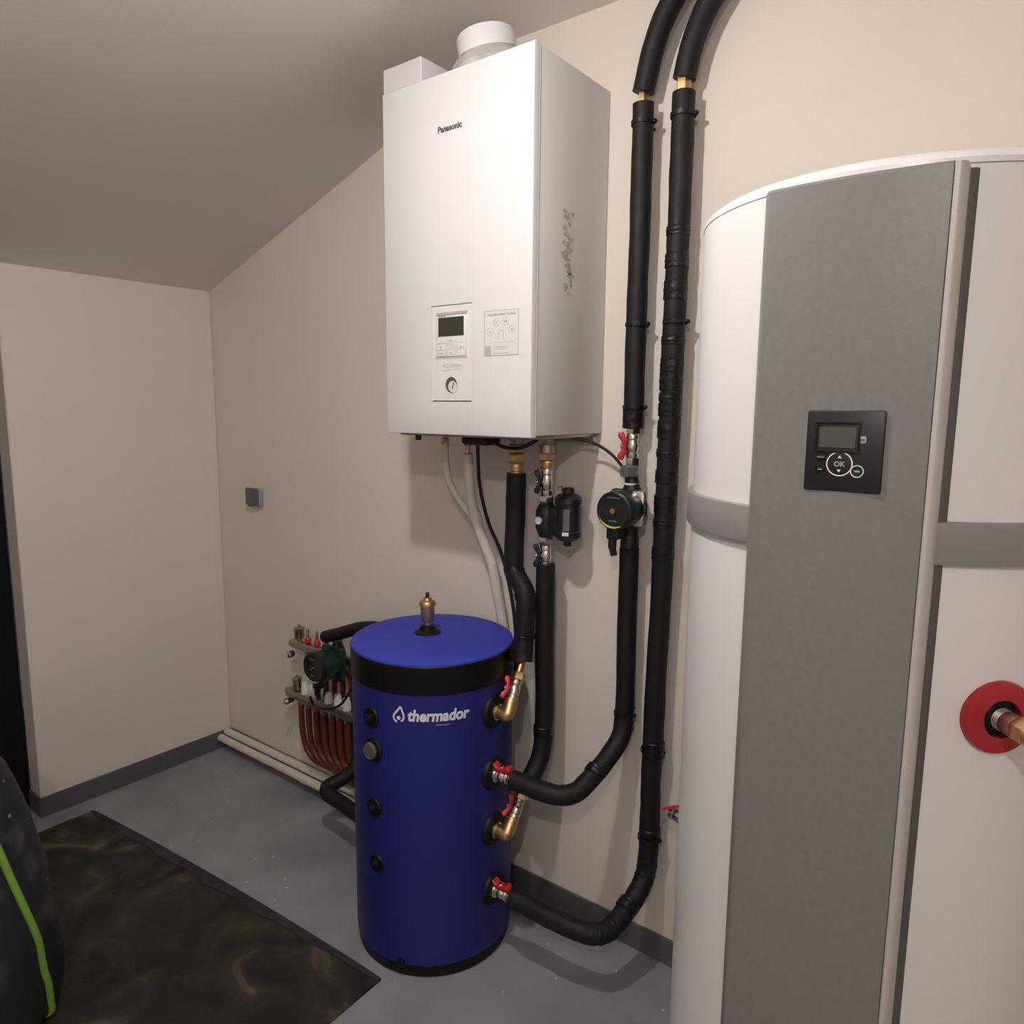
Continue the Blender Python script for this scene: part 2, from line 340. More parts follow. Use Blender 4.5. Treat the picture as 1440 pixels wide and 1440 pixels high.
# gauge recess: dark cup with white dial
finish('gauge_recess', lathe(nb(), (1.702, -BD+.0028, 1.6285), -Y, [(.0205, 0), (.0205, .0008)], 28), 'ink', cp)
finish('gauge_dial', lathe(nb(), (1.706, -BD+.0024, 1.6245), -Y, [(.0145, 0), (.0145, .0012)], 28), 'white', cp)
finish('gauge_needle', obox(nb(), (1.7085, -BD+.0008, 1.6265), (.25, 0, 1), Y, (1, 0, -.25), .017, .0006, .003), 'ink', cp)
# brand lettering on the door
finish('brand_lettering', place(text_bm('Panasonic', .0205, .0004, .0007), (1.6605, -BD-.0004, 2.2525), X, Z, -Y), 'ink', bo)
# sticker with icons (its code square stays blank)
st = finish('sticker', box(nb(), (1.815, -BD-.0006, 1.698), (1.922, -BD+.0002, 1.8065)), 'white', bo)
st['label'] = 'white instruction sticker with a row of round icons'
bm = nb()
for lo, hi in (((1.815, 1.698), (1.922, 1.6995)), ((1.815, 1.805), (1.922, 1.8065)), ((1.815, 1.698), (1.8165, 1.8065)), ((1.9205, 1.698), (1.922, 1.8065))): box(bm, (lo[0], -BD-.0009, lo[1]), (hi[0], -BD-.0005, hi[1]))
finish('sticker_border', bm, 'greenink', st)
finish('sticker_heading', place(text_bm('AQUAREA SMART CLOUD', .0074, .0001, align='CENTER'), (1.8685, -BD-.0007, 1.7935), X, Z, -Y), 'ink', st)
for cx, cz in ((1.853, 1.777), (1.882, 1.779), (1.834, 1.756), (1.902, 1.758)):
    ic = ring_flat(nb(), (cx, -BD-.0006, cz), -Y, .0088, .0097, .0003, 20); finish('icon', ic, 'lightink', st)
for cx, cz, sx, sz in ((1.853, 1.777, .0025, .008), (1.882, 1.779, .007, .007), (1.834, 1.755, .006, .004), (1.902, 1.758, .007, .005)):
    finish('icon_figure', box(nb(), (cx-sx/2, -BD-.0009, cz-sz/2), (cx+sx/2, -BD-.0005, cz+sz/2)), 'lightink', st)
bm = nb(); box(bm, (1.860, -BD-.0009, 1.737), (1.8612, -BD-.0005, 1.757)); box(bm, (1.8745, -BD-.0009, 1.737), (1.8757, -BD-.0005, 1.757)); box(bm, (1.8612, -BD-.0009, 1.757), (1.8745, -BD-.0005, 1.7585)); finish('icon_figure', bm, 'lightink', st)
bm = nb(); box(bm, (1.832, -BD-.0009, 1.729), (1.905, -BD-.0005, 1.7298)); finish('sticker_rule', bm, 'lightink', st)
finish('sticker_patch', box(nb(), (1.8175, -BD-.0009, 1.700), (1.8365, -BD-.0005, 1.7225)), 'greenink', st)
for z0, x1 in ((1.7185, 1.893), (1.7135, 1.886), (1.703, 1.892)): finish('sticker_rule', box(nb(), (1.843, -BD-.0009, z0), (x1, -BD-.0005, z0+.0012)), 'lightink', st)
# torn label glue on the side
rr = random.Random(3)
for y, z0, z1, ww in [(-.203, 2.045, 2.056, .010), (-.188, 2.040, 2.05, .004), (-.172, 2.043, 2.054, .009)]+[(-.187+.017*(rr.random()-.5)*2, 2.033-.0125*k_-.008*rr.random(), 2.045-.0125*k_, .009+.012*rr.random()) for k_ in range(14)]+[(-.172, 1.868, 1.885, .005), (-.182, 1.852, 1.860, .010), (-.196, 1.860, 1.866, .006)]:
    pts = []; k = 9
    for i in range(k): a = 2*math.pi*i/k; pts.append((math.cos(a)*ww*(.5+.7*rr.random()), math.sin(a)*(z1-z0)/2*(.5+.7*rr.random())))
    finish('adhesive_residue', prism(nb(), pts, (BX+BW-.0007, y, (z0+z1)/2), Y, Z, X, .0008), 'residue', bo)
# underside hardware
finish('bottom_tray', box(nb(), (BX+.02, -BD+.03, BZ-.006), (BX+BW-.02, -.01, BZ+.004), .002, 1), 'steel', bo)
for x, y in ((1.462+.05, -.30),): finish('drain_stub', lathe(nb(), (x+.03, y, BZ), -Z, [(.009, 0), (.009, .016), (.007, .02)], 12), 'bplastic', bo)
finish('cable_hood', box(nb(), (1.60, -.19, BZ-.035), (1.70, -.12, BZ-.004), .012, 2), 'bplastic', bo)
finish('mounting_rail', box(nb(), (1.50, -.03, BZ-.022), (1.95, -.012, BZ-.004), .002, 1), 'steel', bo)

tag(finish('white_box', box(nb(), (BX+.001, -BD+.003, BZ+BH), (BX+.141, -.12, BZ+BH+.061), .002, 1), 'wcard'), 'white board box lying on the left end of the boiler top', 'box')
t = thing('duct_collar', 'round white duct collar with film-wrapped flange standing on the boiler', 'duct', (1.715, -.2, BZ+BH))
dax = (Z-rgt*.17).normalized(); dco = Vector((1.722, -.2, BZ+BH+.018))
finish('flange', lathe(nb(), dco, dax, [(.095, -.004), (.100, .010), (.095, .026), (.099, .036), (.088, .050), (.076, .054)], 40), 'plastic_film', t)
finish('collar', lathe(nb(), dco+dax*.05, dax, [(.076, 0), (.076, .052), (.074, .056), (.066, .056), (.066, .0)], 48, False), 'wplastic', t)
finish('cover_disc', lathe(nb(), dco+dax*.08, dax, [(.0658, 0), (.0658, .012)], 40), 'wplastic', t)

# ------------------------------------------------------------------ pipe fittings
def hexn(bm, o, axis, r, h, hint=None):
    return lathe(bm, o, axis, [(r*.9, 0), (r, h*.12), (r, h*.88), (r*.9, h)], 6, True, hint)
def fit(name, o, axis, r, h, m, parent, hexa=True, hint=None):
    bm = nb()
    if hexa: hexn(bm, o, axis, r, h, hint)
    else: lathe(bm, o, axis, [(r*.94, 0), (r, h*.1), (r, h*.35), (r*.93, h*.4), (r*.93, h*.6), (r, h*.65), (r, h*.9), (r*.94, h)], 24)
    return finish(name, bm, m, parent)
def ball_valve(parent, o, axis, hdir, L=.06, r=.017, hm='red', hs=1.0):
    a, h, b = frame(axis, hdir); o = Vector(o)
    bm = nb(); lathe(bm, o, a, [(r*.92, 0), (r, L*.05), (r, L*.2), (r*.86, L*.24), (r*.95, L*.34), (r*1.08, L*.5), (r*.95, L*.66), (r*.86, L*.76), (r, L*.8), (r, L*.95), (r*.92, L)], 20, True, h)
    lathe(bm, o+a*L*.5, h, [(r*.45, r*.8), (r*.45, r*1.2)], 12)
    body = finish('ball_valve', bm, 'nickel', parent)
    c = o+a*L*.5+h*r*.98; s = hs*1.1
    pts = [(-.034*s, .008*s), (-.031*s, .019*s), (-.022*s, .020*s), (-.009*s, .010*s), (.009*s, .010*s), (.022*s, .020*s), (.031*s, .019*s), (.034*s, .008*s), (.014*s, 0), (-.014*s, 0)]
    bm = nb(); prism(bm, pts, c, a, h, b, .023*s)
    bmesh.ops.recalc_face_normals(bm, faces=bm.faces)
    bmesh.ops.bevel(bm, geom=list(bm.edges), offset=.0028*s, segments=2, profile=.5, affect='EDGES')
    hd = finish('handle', bm, hm, body, 50); hd['label'] = ('red butterfly handle' if hm == 'red' else 'dark butterfly handle')
    finish('handle_screw', lathe(nb(), c+h*.0085*s, h, [(.0065*s, 0), (.0065*s, .004*s), (.004*s, .0055*s)], 12), 'nickel', body)
    return body
def sleeve(parent, pts, r, m='black', wob=.02, n=8, name='insulation_sleeve', sm=True, step=.03):
    P = smooth(pts, n) if sm else dense(pts, step)
    return finish(name, tube(nb(), P, r, 18, True, wob), m, parent, 50)
def tape_wrap(parent, p, axis, r, L=.03):
    a = Vector(axis).normalized(); p = Vector(p)
    return finish('tape_wrap', lathe(nb(), p-a*L/2, a, [(r, 0), (r+.0018, .002), (r+.0012, L*.4), (r+.0024, L*.5), (r+.001, L*.7), (r+.0018, L-.002), (r, L)], 20), 'tape', parent)
def wall_clip(parent, x, y, z, r):
    bm = nb(); ring_flat(bm, (x, y, z-.005), Z, r+.0003, r+.0018, .010, 24)
    lathe(bm, (x+.004, y+r+.001, z), Y, [(.004, 0), (.004, max(.003, -y-r-.002))], 10)
    c = finish('pipe_clip', bm, 'tape', parent)
    finish('clip_screw', lathe(nb(), (x+r+.003, y+.004, z), Vector((.8, -.6, 0)), [(.006, -.003), (.006, .002), (.0035, .0045), (.0, .005)], 10), 'rubber', c)
    return c

# ------------------------------------------------------------------ buffer tank
TX, TY, TR, THt = 1.577, -.284, .2325, .912
tk = thing('buffer_tank', 'blue cylindrical buffer tank with black band and white brand lettering', 'tank', (TX, TY, 0))
finish('base_ring', lathe(nb(), (TX, TY, 0), Z, [(TR-.016, 0), (TR-.006, .004), (TR-.004, .04)], 64), 'rubber', tk)
finish('jacket', lathe(nb(), (TX, TY, 0), Z, [(TR-.006, .036), (TR-.001, .04), (TR, .05), (TR, .826)], 96), 'blue', tk)
finish('lid_band', lathe(nb(), (TX, TY, 0), Z, [(TR-.002, .822), (TR+.003, .826), (TR+.003, THt-.012), (TR+.0005, THt-.009)], 96), 'band', tk)
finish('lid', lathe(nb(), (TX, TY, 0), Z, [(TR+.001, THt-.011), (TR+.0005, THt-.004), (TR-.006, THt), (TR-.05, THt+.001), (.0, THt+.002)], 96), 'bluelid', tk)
def on_tank(ang, z, d=0.0):
    a = math.radians(ang); return Vector((TX+(TR+d)*math.cos(a), TY+(TR+d)*math.sin(a), z)), Vector((math.cos(a), math.sin(a), 0))
# wrapped lettering
def wrap(bm, ang0, z0, lift=.0006):
    for v in bm.verts:
        a = math.radians(ang0)+v.co.x/TR; rr_ = TR+lift+v.co.z
        v.co = Vector((TX+rr_*math.cos(a), TY+rr_*math.sin(a), z0+v.co.y))
    return bm
A0 = -73.5
tb = text_bm('thermador', .0425, .0004, .0015, .16)
mx = max(v.co.x for v in tb.verts); mn = min(v.co.x for v in tb.verts); want = math.radians(41.0)*TR
for v in tb.verts: v.co.x = (v.co.x-mn)/(mx-mn)*want
bmesh.ops.subdivide_edges(tb, edges=[e for e in tb.edges if e.calc_length() > .012], cuts=1)
lg = finish('brand_lettering', wrap(tb, A0+10.5, .7545), 'logo', tk); lg['label'] = 'white bold italic brand lettering'
dm = nb()                                                  # droplet mark: open drop outline with a dot
out = [(-.006, -.016), (-.0135, -.010), (-.0155, -.001), (-.011, .008), (-.003, .017), (.004, .026), (.010, .013), (.013, .003), (.012, -.007), (.006, -.0135)]
so = [Vector((p[0], p[1], 0)) for p in out]; so2 = smooth(so, 4); wd = .0026
L_ = []; R_ = []
for i, p in enumerate(so2):
    d = (so2[min(i+1, len(so2)-1)]-so2[max(i-1, 0)]).normalized(); nn = Vector((-d.y, d.x, 0)); L_.append(p+nn*wd); R_.append(p-nn*wd)
va = [dm.verts.new(p+Vector((0, 0, .0004))) for p in L_]; vb = [dm.verts.new(p+Vector((0, 0, .0004))) for p in R_]
for i in range(len(va)-1): dm.faces.new((va[i], va[i+1], vb[i+1], vb[i]))
lathe(dm, (-.001, -.0045, 0), Z, [(.0056, 0), (.0056, .0005)], 16)
finish('droplet_mark', wrap(dm, A0+4.6, .7640), 'logo', tk)
for dx, L2, dz in ((29, 9, -.0125),):
    bm = nb(); n = 8
    v0 = [bm.verts.new((i/n*math.radians(L2)*TR, 0, .0002)) for i in range(n+1)]; v1 = [bm.verts.new((i/n*math.radians(L2)*TR, .0022, .0002)) for i in range(n+1)]
    for i in range(n): bm.faces.new((v0[i], v0[i+1], v1[i+1], v1[i]))
    finish('tape_mark', wrap(bm, A0+dx, .7545+dz), 'lightink', tk)
# sensor pockets on the left-hand side
for ang, z, r, big in ((-92, .742, .030, 0), (-91, .650, .036, 1), (-90.5, .482, .029, 0), (-89, .320, .027, 0)):
    p, n = on_tank(ang, z)
    sp = finish('sensor_pocket', lathe(nb(), p-n*.008, n, [(r, 0), (r*1.0, .009), (r*.9, .013), (r*.55, .014), (r*.5, .011)], 32), 'rubber', tk)
    if big: tm = finish('thermometer', lathe(nb(), p, n, [(.021, 0), (.0235, .008), (.0235, .012), (.021, .0155), (.019, .0145)], 32, False), 'darkgrey', sp); lathe_d = finish('thermometer_dial', lathe(nb(), p, n, [(.020, .008), (.020, .0148), (.0, .0155)], 32), 'darkgrey', sp)
    else: finish('plug', lathe(nb(), p, n, [(.014, 0), (.014, .009), (.007, .010), (.007, .015), (0, .015)], 6), 'bplastic', sp)
# black rosettes at the pipe side
PORTZ = (.745, .564, .396, .213)
for z in PORTZ:
    p, n = on_tank(0, z); finish('port_rosette', lathe(nb(), p-n*.012, n, [(.048, 0), (.048, .012), (.044, .018), (.024, .0205), (.020, .016)], 40), 'rubber', tk)
p, n = on_tank(-70, .045); finish('drain_plug', lathe(nb(), p-n*.004, n, [(.012, 0), (.012, .01), (.009, .012)], 16), 'rubber', tk)
# automatic air vent on the lid
av = Vector((1.545, -.272, THt))
a_ = finish('air_vent', lathe(nb(), av+Z*.022, Z, [(.012, 0), (.012, .012), (.0185, .016), (.0205, .022), (.0205, .060), (.0245, .062), (.025, .070), (.022, .075), (.014, .078), (.012, .085), (.007, .086)], 32), 'brass', tk); a_['label'] = 'brass automatic air vent on the lid'
finish('vent_rosette', lathe(nb(), av, Z, [(.041, 0), (.040, .004), (.031, .009), (.024, .011), (.022, .021), (.016, .025)], 40), 'rubber', a_)
finish('vent_cap', lathe(nb(), av+Z*.107, Z, [(.0055, 0), (.0055, .013), (.004, .0155)], 14), 'bplastic', a_)

# ------------------------------------------------------------------ pipes between boiler and tank
PX = TX+TR
# flow pipe: boiler -> top port
pb = thing('flow_pipe', 'black insulated pipe with a double bend from boiler to the tank\'s top port', 'pipe', (1.765, -.13, 1.39))
bxy = (1.76, -.13)
fit('union_nut', (*bxy, 1.499), -Z, .021, .03, 'steel', pb)
fit('brass_nut', (*bxy, 1.469), -Z, .026, .022, 'brass', pb)
fit('brass_nut', (*bxy, 1.444), -Z, .0255, .028, 'brass', pb)
fit('brass_tail', (*bxy, 1.416), -Z, .020, .034, 'brass', pb, False)
sleeve(pb, [(*bxy, 1.388), (1.758, -.13, 1.28), (1.754, -.131, 1.14), (1.755, -.132, 1.118), (1.764, -.136, 1.100), (1.805, -.152, 1.064), (1.816, -.157, 1.050), (1.820, -.160, 1.030), (1.821, -.166, .96), (1.823, -.176, .89), (1.828, -.184, .862)], .0285, wob=.02)
tape_wrap(pb, (1.761, -.136, 1.104), (.4, -.05, -.9), .0287, .035); tape_wrap(pb, (1.814, -.156, 1.045), (.4, -.1, -.7), .0287, .03); tape_wrap(pb, (1.8232, -.169, .935), (0, -.1, -1), .0287, .018)
def port_elbow(parent, z, top):
    """brass elbow out of the tank then valve up towards the wall, ending at top"""
    c = Vector((PX+.045, TY, z)); top = Vector(top); d = (top-c).normalized()
    finish('port_collar', lathe(nb(), (PX+.004, TY, z), X, [(.0225, 0), (.0225, .008), (.019, .009)], 24), 'nickel', parent)
    finish('brass_elbow', tube(nb(), smooth([(PX+.006, TY, z), (PX+.030, TY, z), c+Vector((-.009, 0, 0)), c+Vector((-.002, 0, 0))+d*.003, c+d*.010, c+d*.034], 5), .0185, 20), 'brass', parent)
    fit('elbow_collar', c+d*.030, d, .0195, .014, 'brass', parent, False)
    ball_valve(parent, c+d*.044, d, (-.75, -.65, .1), .055, .0165, 'red', .88)
    fit('brass_nut', c+d*.099, d, .0205, .022, 'brass', parent)
    finish('copper_tail', tube(nb(), [c+d*.119, top], .011, 14), 'copper', parent)
port_elbow(pb, PORTZ[0], (1.829, -.183, .872))
# return pipe: boiler -> filter valves -> third port
pc = thing('return_pipe', 'black insulated pipe dropping straight under two dark-handled valves to the tank', 'pipe', (1.852, -.11, 1.13))
cx, cy = 1.852, -.11
fit('union_nut', (cx, cy, 1.499), -Z, .022, .03, 'steel', pc); finish('steel_spacer', lathe(nb(), (cx, cy, 1.47), -Z, [(.021, 0), (.021, .022)], 20), 'steel', pc)
fit('brass_nut', (cx, cy, 1.449), -Z, .0245, .022, 'brass', pc); fit('brass_tail', (cx, cy, 1.427), -Z, .0195, .022, 'brass', pc, False)
ball_valve(pc, (cx, cy, 1.405), -Z, (-.8, -.6, 0), .075, .0165, 'bplastic', .9)
fit('nickel_nut', (cx, cy, 1.330), -Z, .0215, .024, 'nickel', pc)
fit('nickel_nut', (cx, cy, 1.214), -Z, .0215, .024, 'nickel', pc)
ball_valve(pc, (cx, cy, 1.190), -Z, (-.8, -.6, 0), .062, .0165, 'bplastic', .9)
sleeve(pc, [(cx, cy, 1.136), (cx, cy, .9), (cx+.001, cy, .63), (cx, cy-.012, .565), (cx-.003, cy-.045, .520), (cx-.006, cy-.078, .497)], .0275, wob=.02)
tape_wrap(pc, (cx, cy, .640), Z, .0277, .03)
port_elbow(pc, PORTZ[2], (1.846, -.19, .492))
# magnetic filter
ft = thing('magnetic_filter', 'black canister filter hanging on the wall pipe under the boiler', 'filter', (cx, cy, 1.26))
finish('connector_body', lathe(nb(), (cx, cy, 1.306), -Z, [(.020, 0), (.024, .006), (.0305, .02), (.0305, .068), (.024, .084), (.020, .092)], 28), 'bplastic', ft)
finish('badge', lathe(nb(), (cx-.006, cy-.031, 1.262), (-.2, -1, 0), [(.011, -.004), (.011, .002)], 24), 'logo', ft)
finish('bridge', obox(nb(), (cx+.03, cy, 1.262), X, Y, Z, .06, .042, .075, .008, 2), 'bplastic', ft)
can = finish('canister', lathe(nb(), (1.917, -.10, 1.348), -Z, [(.012, -.008), (.016, -.004), (.017, .008), (.030, .012), (.038, .022), (.0385, .036), (.035, .038), (.035, .110), (.0385, .114), (.038, .128), (.026, .138), (.012, .142), (.011, .154), (.0, .157)], 36), 'bplastic', ft)
finish('label_strip', obox(nb(), (1.9335, -.1345, 1.27), (.85, .5, 0), (-.5, .85, 0), Z, .018, .002, .06, .0005, 1), 'socket', can)
finish('label_strip', obox(nb(), (1.933, -.1365, 1.232), (.85, .5, 0), (-.5, .85, 0), Z, .018, .002, .010, .0003, 1), 'logo', can)
finish('vent_screw', lathe(nb(), (1.893, -.105, 1.345), Z, [(.007, 0), (.007, .012), (.004, .014)], 12), 'brass', ft)

# riser to the pump (left one)
ax_, ay_ = 2.0845, -.054
pa = thing('riser_pipe', 'black insulated riser left of the pair, ending at a red-handled valve above the green pump', 'pipe', (ax_, ay_, 1.5), 'insulated risers on the wall')
sleeve(pa, [(2.285, -.056, RZ-.003), (2.20, -.056, 2.573), (2.142, -.056, 2.51), (2.108, -.055, 2.438), (2.088, -.054, 2.362), (2.083, -.054, 2.341)], .0275, wob=.012)
fit('brass_joint', (ax_, ay_, 2.350), -Z, .0135, .042, 'brass', pa)
sleeve(pa, [(ax_, ay_, 2.314), (ax_+.001, ay_, 2.0), (ax_-.001, ay_, 1.78), (ax_, ay_, 1.52)], .0265, wob=.03, sm=False)
for z in (2.27, 1.785, 1.575): wall_clip(pa, ax_, ay_, z, .0275)
tape_wrap(pa, (ax_, ay_, 1.545), Z, .0270, .05)
fit('brass_nut', (ax_, ay_, 1.521), -Z, .0195, .016, 'nickel', pa)
ball_valve(pa, (ax_, ay_, 1.505), -Z, (-.8, -.6, 0), .062, .017, 'red', 1.0)
fit('nickel_nut', (ax_, ay_, 1.443), -Z, .019, .022, 'nickel', pa)
finish('sensor_block', obox(nb(), (ax_-.004, ay_-.008, 1.408), (.8, -.6, 0), (.6, .8, 0), Z, .042, .034, .030, .003, 1), 'socket', pa)
# pump
def pump(name, label, c, z, y_face, y_back, r=.053, tie=True):
    """circulator with its motor axis along y, pipe through it vertically at (c, y_back)"""
    t = thing(name, label, 'pump', (c, y_back, z), 'green circulator pumps')
    Lm = y_back-.018-y_face
    finish('motor_housing', lathe(nb(), (c, y_face+.012, z), Y, [(r*.985, 0), (r, .004), (r, Lm*.45), (r*.96, Lm*.5), (r*.96, Lm*.8), (r*1.06, Lm*.82), (r*1.06, Lm*.95), (r*.8, Lm)], 40), 'green', t)
    bz = finish('control_bezel', lathe(nb(), (c, y_face, z), Y, [(r*.86, .0015), (r*.9, 0), (r*1.0, .004), (r*1.02, .014), (r*.95, .016)], 40), 'bplastic', t)
    finish('speed_knob', lathe(nb(), (c, y_face-.004, z), Y, [(.0, 0), (.007, .0005), (.0075, .006)], 20), 'gold', bz)
    bm = nb(); n = 18; ri, ro = r*.80, r*.90
    for k, (a0, a1) in enumerate(((-150, -55),)):
        va = []; vb = []
        for i in range(n+1):
            a = math.radians(a0+(a1-a0)*i/n); taper = math.sin(math.pi*i/n)**.5
            va.append(bm.verts.new((c+math.cos(a)*ro, y_face-.0006, z+math.sin(a)*ro))); rr_ = ro-(ro-ri)*max(.05, taper); vb.append(bm.verts.new((c+math.cos(a)*rr_, y_face-.0006, z+math.sin(a)*rr_)))
        for i in range(n): bm.faces.new((va[i], va[i+1], vb[i+1], vb[i]))
    finish('yellow_arc', bm, 'yellow', bz)
    for zz, ww in ((.032, .034), (-.028, .022)): finish('faceplate_print', box(nb(), (c-ww/2, y_face-.0006, z+zz), (c+ww/2, y_face+.002, z+zz+.0035)), 'socket', bz)
    finish('flange_plate', obox(nb(), (c, y_back-.02, z), X, Y, Z, r*2.0, .012, r*2.0, .012, 2), 'nickel' if tie else 'green', t)
    finish('volute', lathe(nb(), (c, y_back, z+.075), -Z, [(.018, 0), (.019, .012), (.028, .035), (.034, .075), (.028, .115), (.021, .135), (.021, .152)], 28), 'bplastic', t)
    pl = finish('cable_plug', obox(nb(), (c-.012, y_face+.035, z-r-.012), X, Y, Z, .034, .034, .032, .004, 2), 'bplastic', t)
    finish('plug_gland', tube(nb(), smooth([(c-.016, y_face+.032, z-r-.026), (c-.017, y_face+.032, z-r-.05), (c-.012, y_face+.034, z-r-.072)], 4), [.011]*5+[.009]*4, 12), 'bplastic', pl)
    return t
p1 = pump('circulator_pump', 'green circulator pump with black face and yellow arc on the wall riser', ax_+.002, 1.312, -.152, ay_, .050)
finish('cable_tie', lathe(nb(), (ax_, ay_, 1.372), Z, [(.0195, 0), (.021, .001), (.021, .004), (.0195, .005)], 20), 'logo', p1)
finish('inlet_neck', lathe(nb(), (ax_, ay_, 1.396), -Z, [(.018, 0), (.018, .028)], 20), 'bplastic', p1)
finish('outlet_coupling', lathe(nb(), (ax_, ay_, 1.236), -Z, [(.023, 0), (.025, .008), (.025, .034), (.022, .038)], 24), 'bplastic', p1)
# pump -> second port
pd = thing('pump_pipe', 'black insulated pipe from the wall pump looping down to the tank\'s second port', 'pipe', (ax_, ay_, 1.19))
sleeve(pd, [(ax_, ay_, 1.2), (ax_, ay_, .95), (ax_, ay_, .725), (ax_, -.066, .678), (2.079, -.090, .647), (2.052, -.195, .576), (2.040, -.226, .560), (2.014, -.254, .555), (1.975, -.270, .557), (1.872, -.283, .564)], .0265, wob=.02)
wall_clip(pd, ax_, ay_, .735, .0268); tape_wrap(pd, (ax_, ay_, .70), Z, .0267, .02); tape_wrap(pd, (2.0605, -.162, .5984), (-.027, -.105, -.071), .0268, .025)
def port_straight(parent, z):
    finish('port_collar', lathe(nb(), (PX+.004, TY, z), X, [(.0225, 0), (.0225, .006), (.019, .007)], 24), 'nickel', parent)
    ball_valve(parent, (PX+.006, TY, z), X, (0.05, -.15, 1), .046, .018, 'red', .9)
    fit('brass_nut', (PX+.050, TY, z), X, .0185, .018, 'brass', parent, True)
port_straight(pd, PORTZ[1])
# right-hand riser down to the bottom port
pe = thing('riser_pipe', 'tape-wrapped black riser right of the pair, dropping to the tank\'s bottom port', 'pipe', (2.18, -.065, .3), 'insulated risers on the wall')
sleeve(pe, [(2.40, -.056, RZ-.003), (2.31, -.056, 2.562), (2.243, -.056, 2.49), (2.208, -.055, 2.418), (2.193, -.054, 2.36), (2.190, -.054, 2.346)], .0275, wob=.012)
fit('brass_joint', (2.191, -.054, 2.355), -Z, .0185, .046, 'brass', pe)
sleeve(pe, [(2.191, -.054, 2.316), (2.191, -.054, 2.0), (2.189, -.054, 1.80), (2.185, -.054, 1.3), (2.173, -.054, .6), (2.172, -.054, .335), (2.171, -.064, .290), (2.167, -.092, .256), (2.150, -.185, .207), (2.140, -.222, .198), (2.116, -.250, .198), (2.075, -.267, .203), (1.874, -.284, .213)], .0275, wob=.035, n=14)
for z in (2.265, 1.785, .655, .40): wall_clip(pe, 2.191 if z > 1.7 else 2.173, -.054, z, .0288)
for i, z in enumerate((2.0, 1.93, 1.86, 1.74, 1.68, 1.64, 1.60, 1.57, 1.52, 1.46, 1.40, 1.33, 1.28, 1.2, .66, .42)):
    tape_wrap(pe, (2.1905-(2.0-z)*.0095, -.054, z), (0.012*(-1)**i, .006, 1), .0281, .022+.012*(i % 3))
tape_wrap(pe, (2.1585, -.1385, .2315), (-.017, -.093, -.049), .0282, .03)
port_straight(pe, PORTZ[3])

# refrigerant lines
FL1 = [(1.30, -.031, .10), (1.15, -.030, .085), (.9, -.028, .079), (.5, -.028, .076), (.15, -.028, .073), (.010, -.028, .072)]
r1 = thing('refrigerant_line', 'thick white insulated line from the boiler past the tank, nearest the wall along the floor', 'pipe', (1.578, -.12, 1.42), 'white refrigerant lines')
fit('flare_nut', (1.578, -.13, 1.487), -Z, .0125, .03, 'brass', r1); finish('copper_tail', tube(nb(), [(1.578, -.13, 1.46), (1.578, -.13, 1.41)], .006, 12), 'copper', r1)
sleeve(r1, [(1.578, -.13, 1.435), (1.575, -.12, 1.36), (1.568, -.105, 1.30), (1.573, -.088, 1.235), (1.592, -.068, 1.155), (1.614, -.055, 1.09)], [.0145]*25+[.016]*16, 'wfoam', .01)
sleeve(r1, [(1.614, -.055, 1.092), (1.623, -.045, 1.01), (1.634, -.032, .92), (1.642, -.0255, .84), (1.640, -.0255, .5), (1.60, -.0265, .22), (1.46, -.028, .115), *FL1], .0165, 'wfoam', .01, 6)
finish('joint_sleeve', tube(nb(), [(1.570, -.092, 1.255), (1.574, -.086, 1.226)], .0185, 16), 'wfoam', r1)
r2_ = thing('refrigerant_line', 'thin white insulated line curving into the thick one, outer of the floor pair', 'pipe', (1.487, -.12, 1.44), 'white refrigerant lines')
fit('flare_nut', (1.487, -.13, 1.497), -Z, .0095, .016, 'brass', r2_); fit('flare_nut', (1.487, -.13, 1.480), -Z, .0125, .022, 'brass', r2_)
sleeve(r2_, [(1.487, -.13, 1.462), (1.489, -.13, 1.405), (1.497, -.12, 1.339), (1.524, -.103, 1.284), (1.556, -.091, 1.243)], .0105, 'wfoam', .01)
sleeve(r2_, [(1.25, -.034, .135), (1.17, -.045, .105), (1.08, -.056, .070), (.9, -.060, .060), (.5, -.060, .056), (.15, -.060, .053), (.010, -.060, .053)], .0165, 'wfoam', .01, 6)
for x in (.35, .62): finish('joint_sleeve', tube(nb(), [(x, -.060, .0548), (x+.03, -.060, .0552)], .0178, 16), 'wfoam', r2_)
# cables
def cable(label, pts, r=.0045): return tag(finish('power_cable', tube(nb(), smooth(pts, 8), r, 10), 'cable'), label, 'cable', 'black cables under the boiler')
cable('black cable running beside the white line down behind the tank', [(1.632, -.15, 1.49), (1.618, -.13, 1.42), (1.605, -.108, 1.345), (1.604, -.065, 1.225), (1.634, -.034, 1.12), (1.658, -.022, 1.01), (1.672, -.014, .9), (1.674, -.012, .7)], .0055)
cable('thin black cable swooping from the boiler to the pump sensor', [(1.90, -.12, 1.497), (1.93, -.085, 1.49), (1.975, -.06, 1.476), (2.026, -.055, 1.447), (2.058, -.06, 1.42), (2.074, -.064, 1.408)], .0042)
cable('short black cable loop sagging below the boiler\'s front edge', [(1.70, -.175, 1.494), (1.722, -.185, 1.476), (1.765, -.185, 1.462), (1.815, -.18, 1.464), (1.850, -.165, 1.484), (1.862, -.16, 1.495)], .0055)

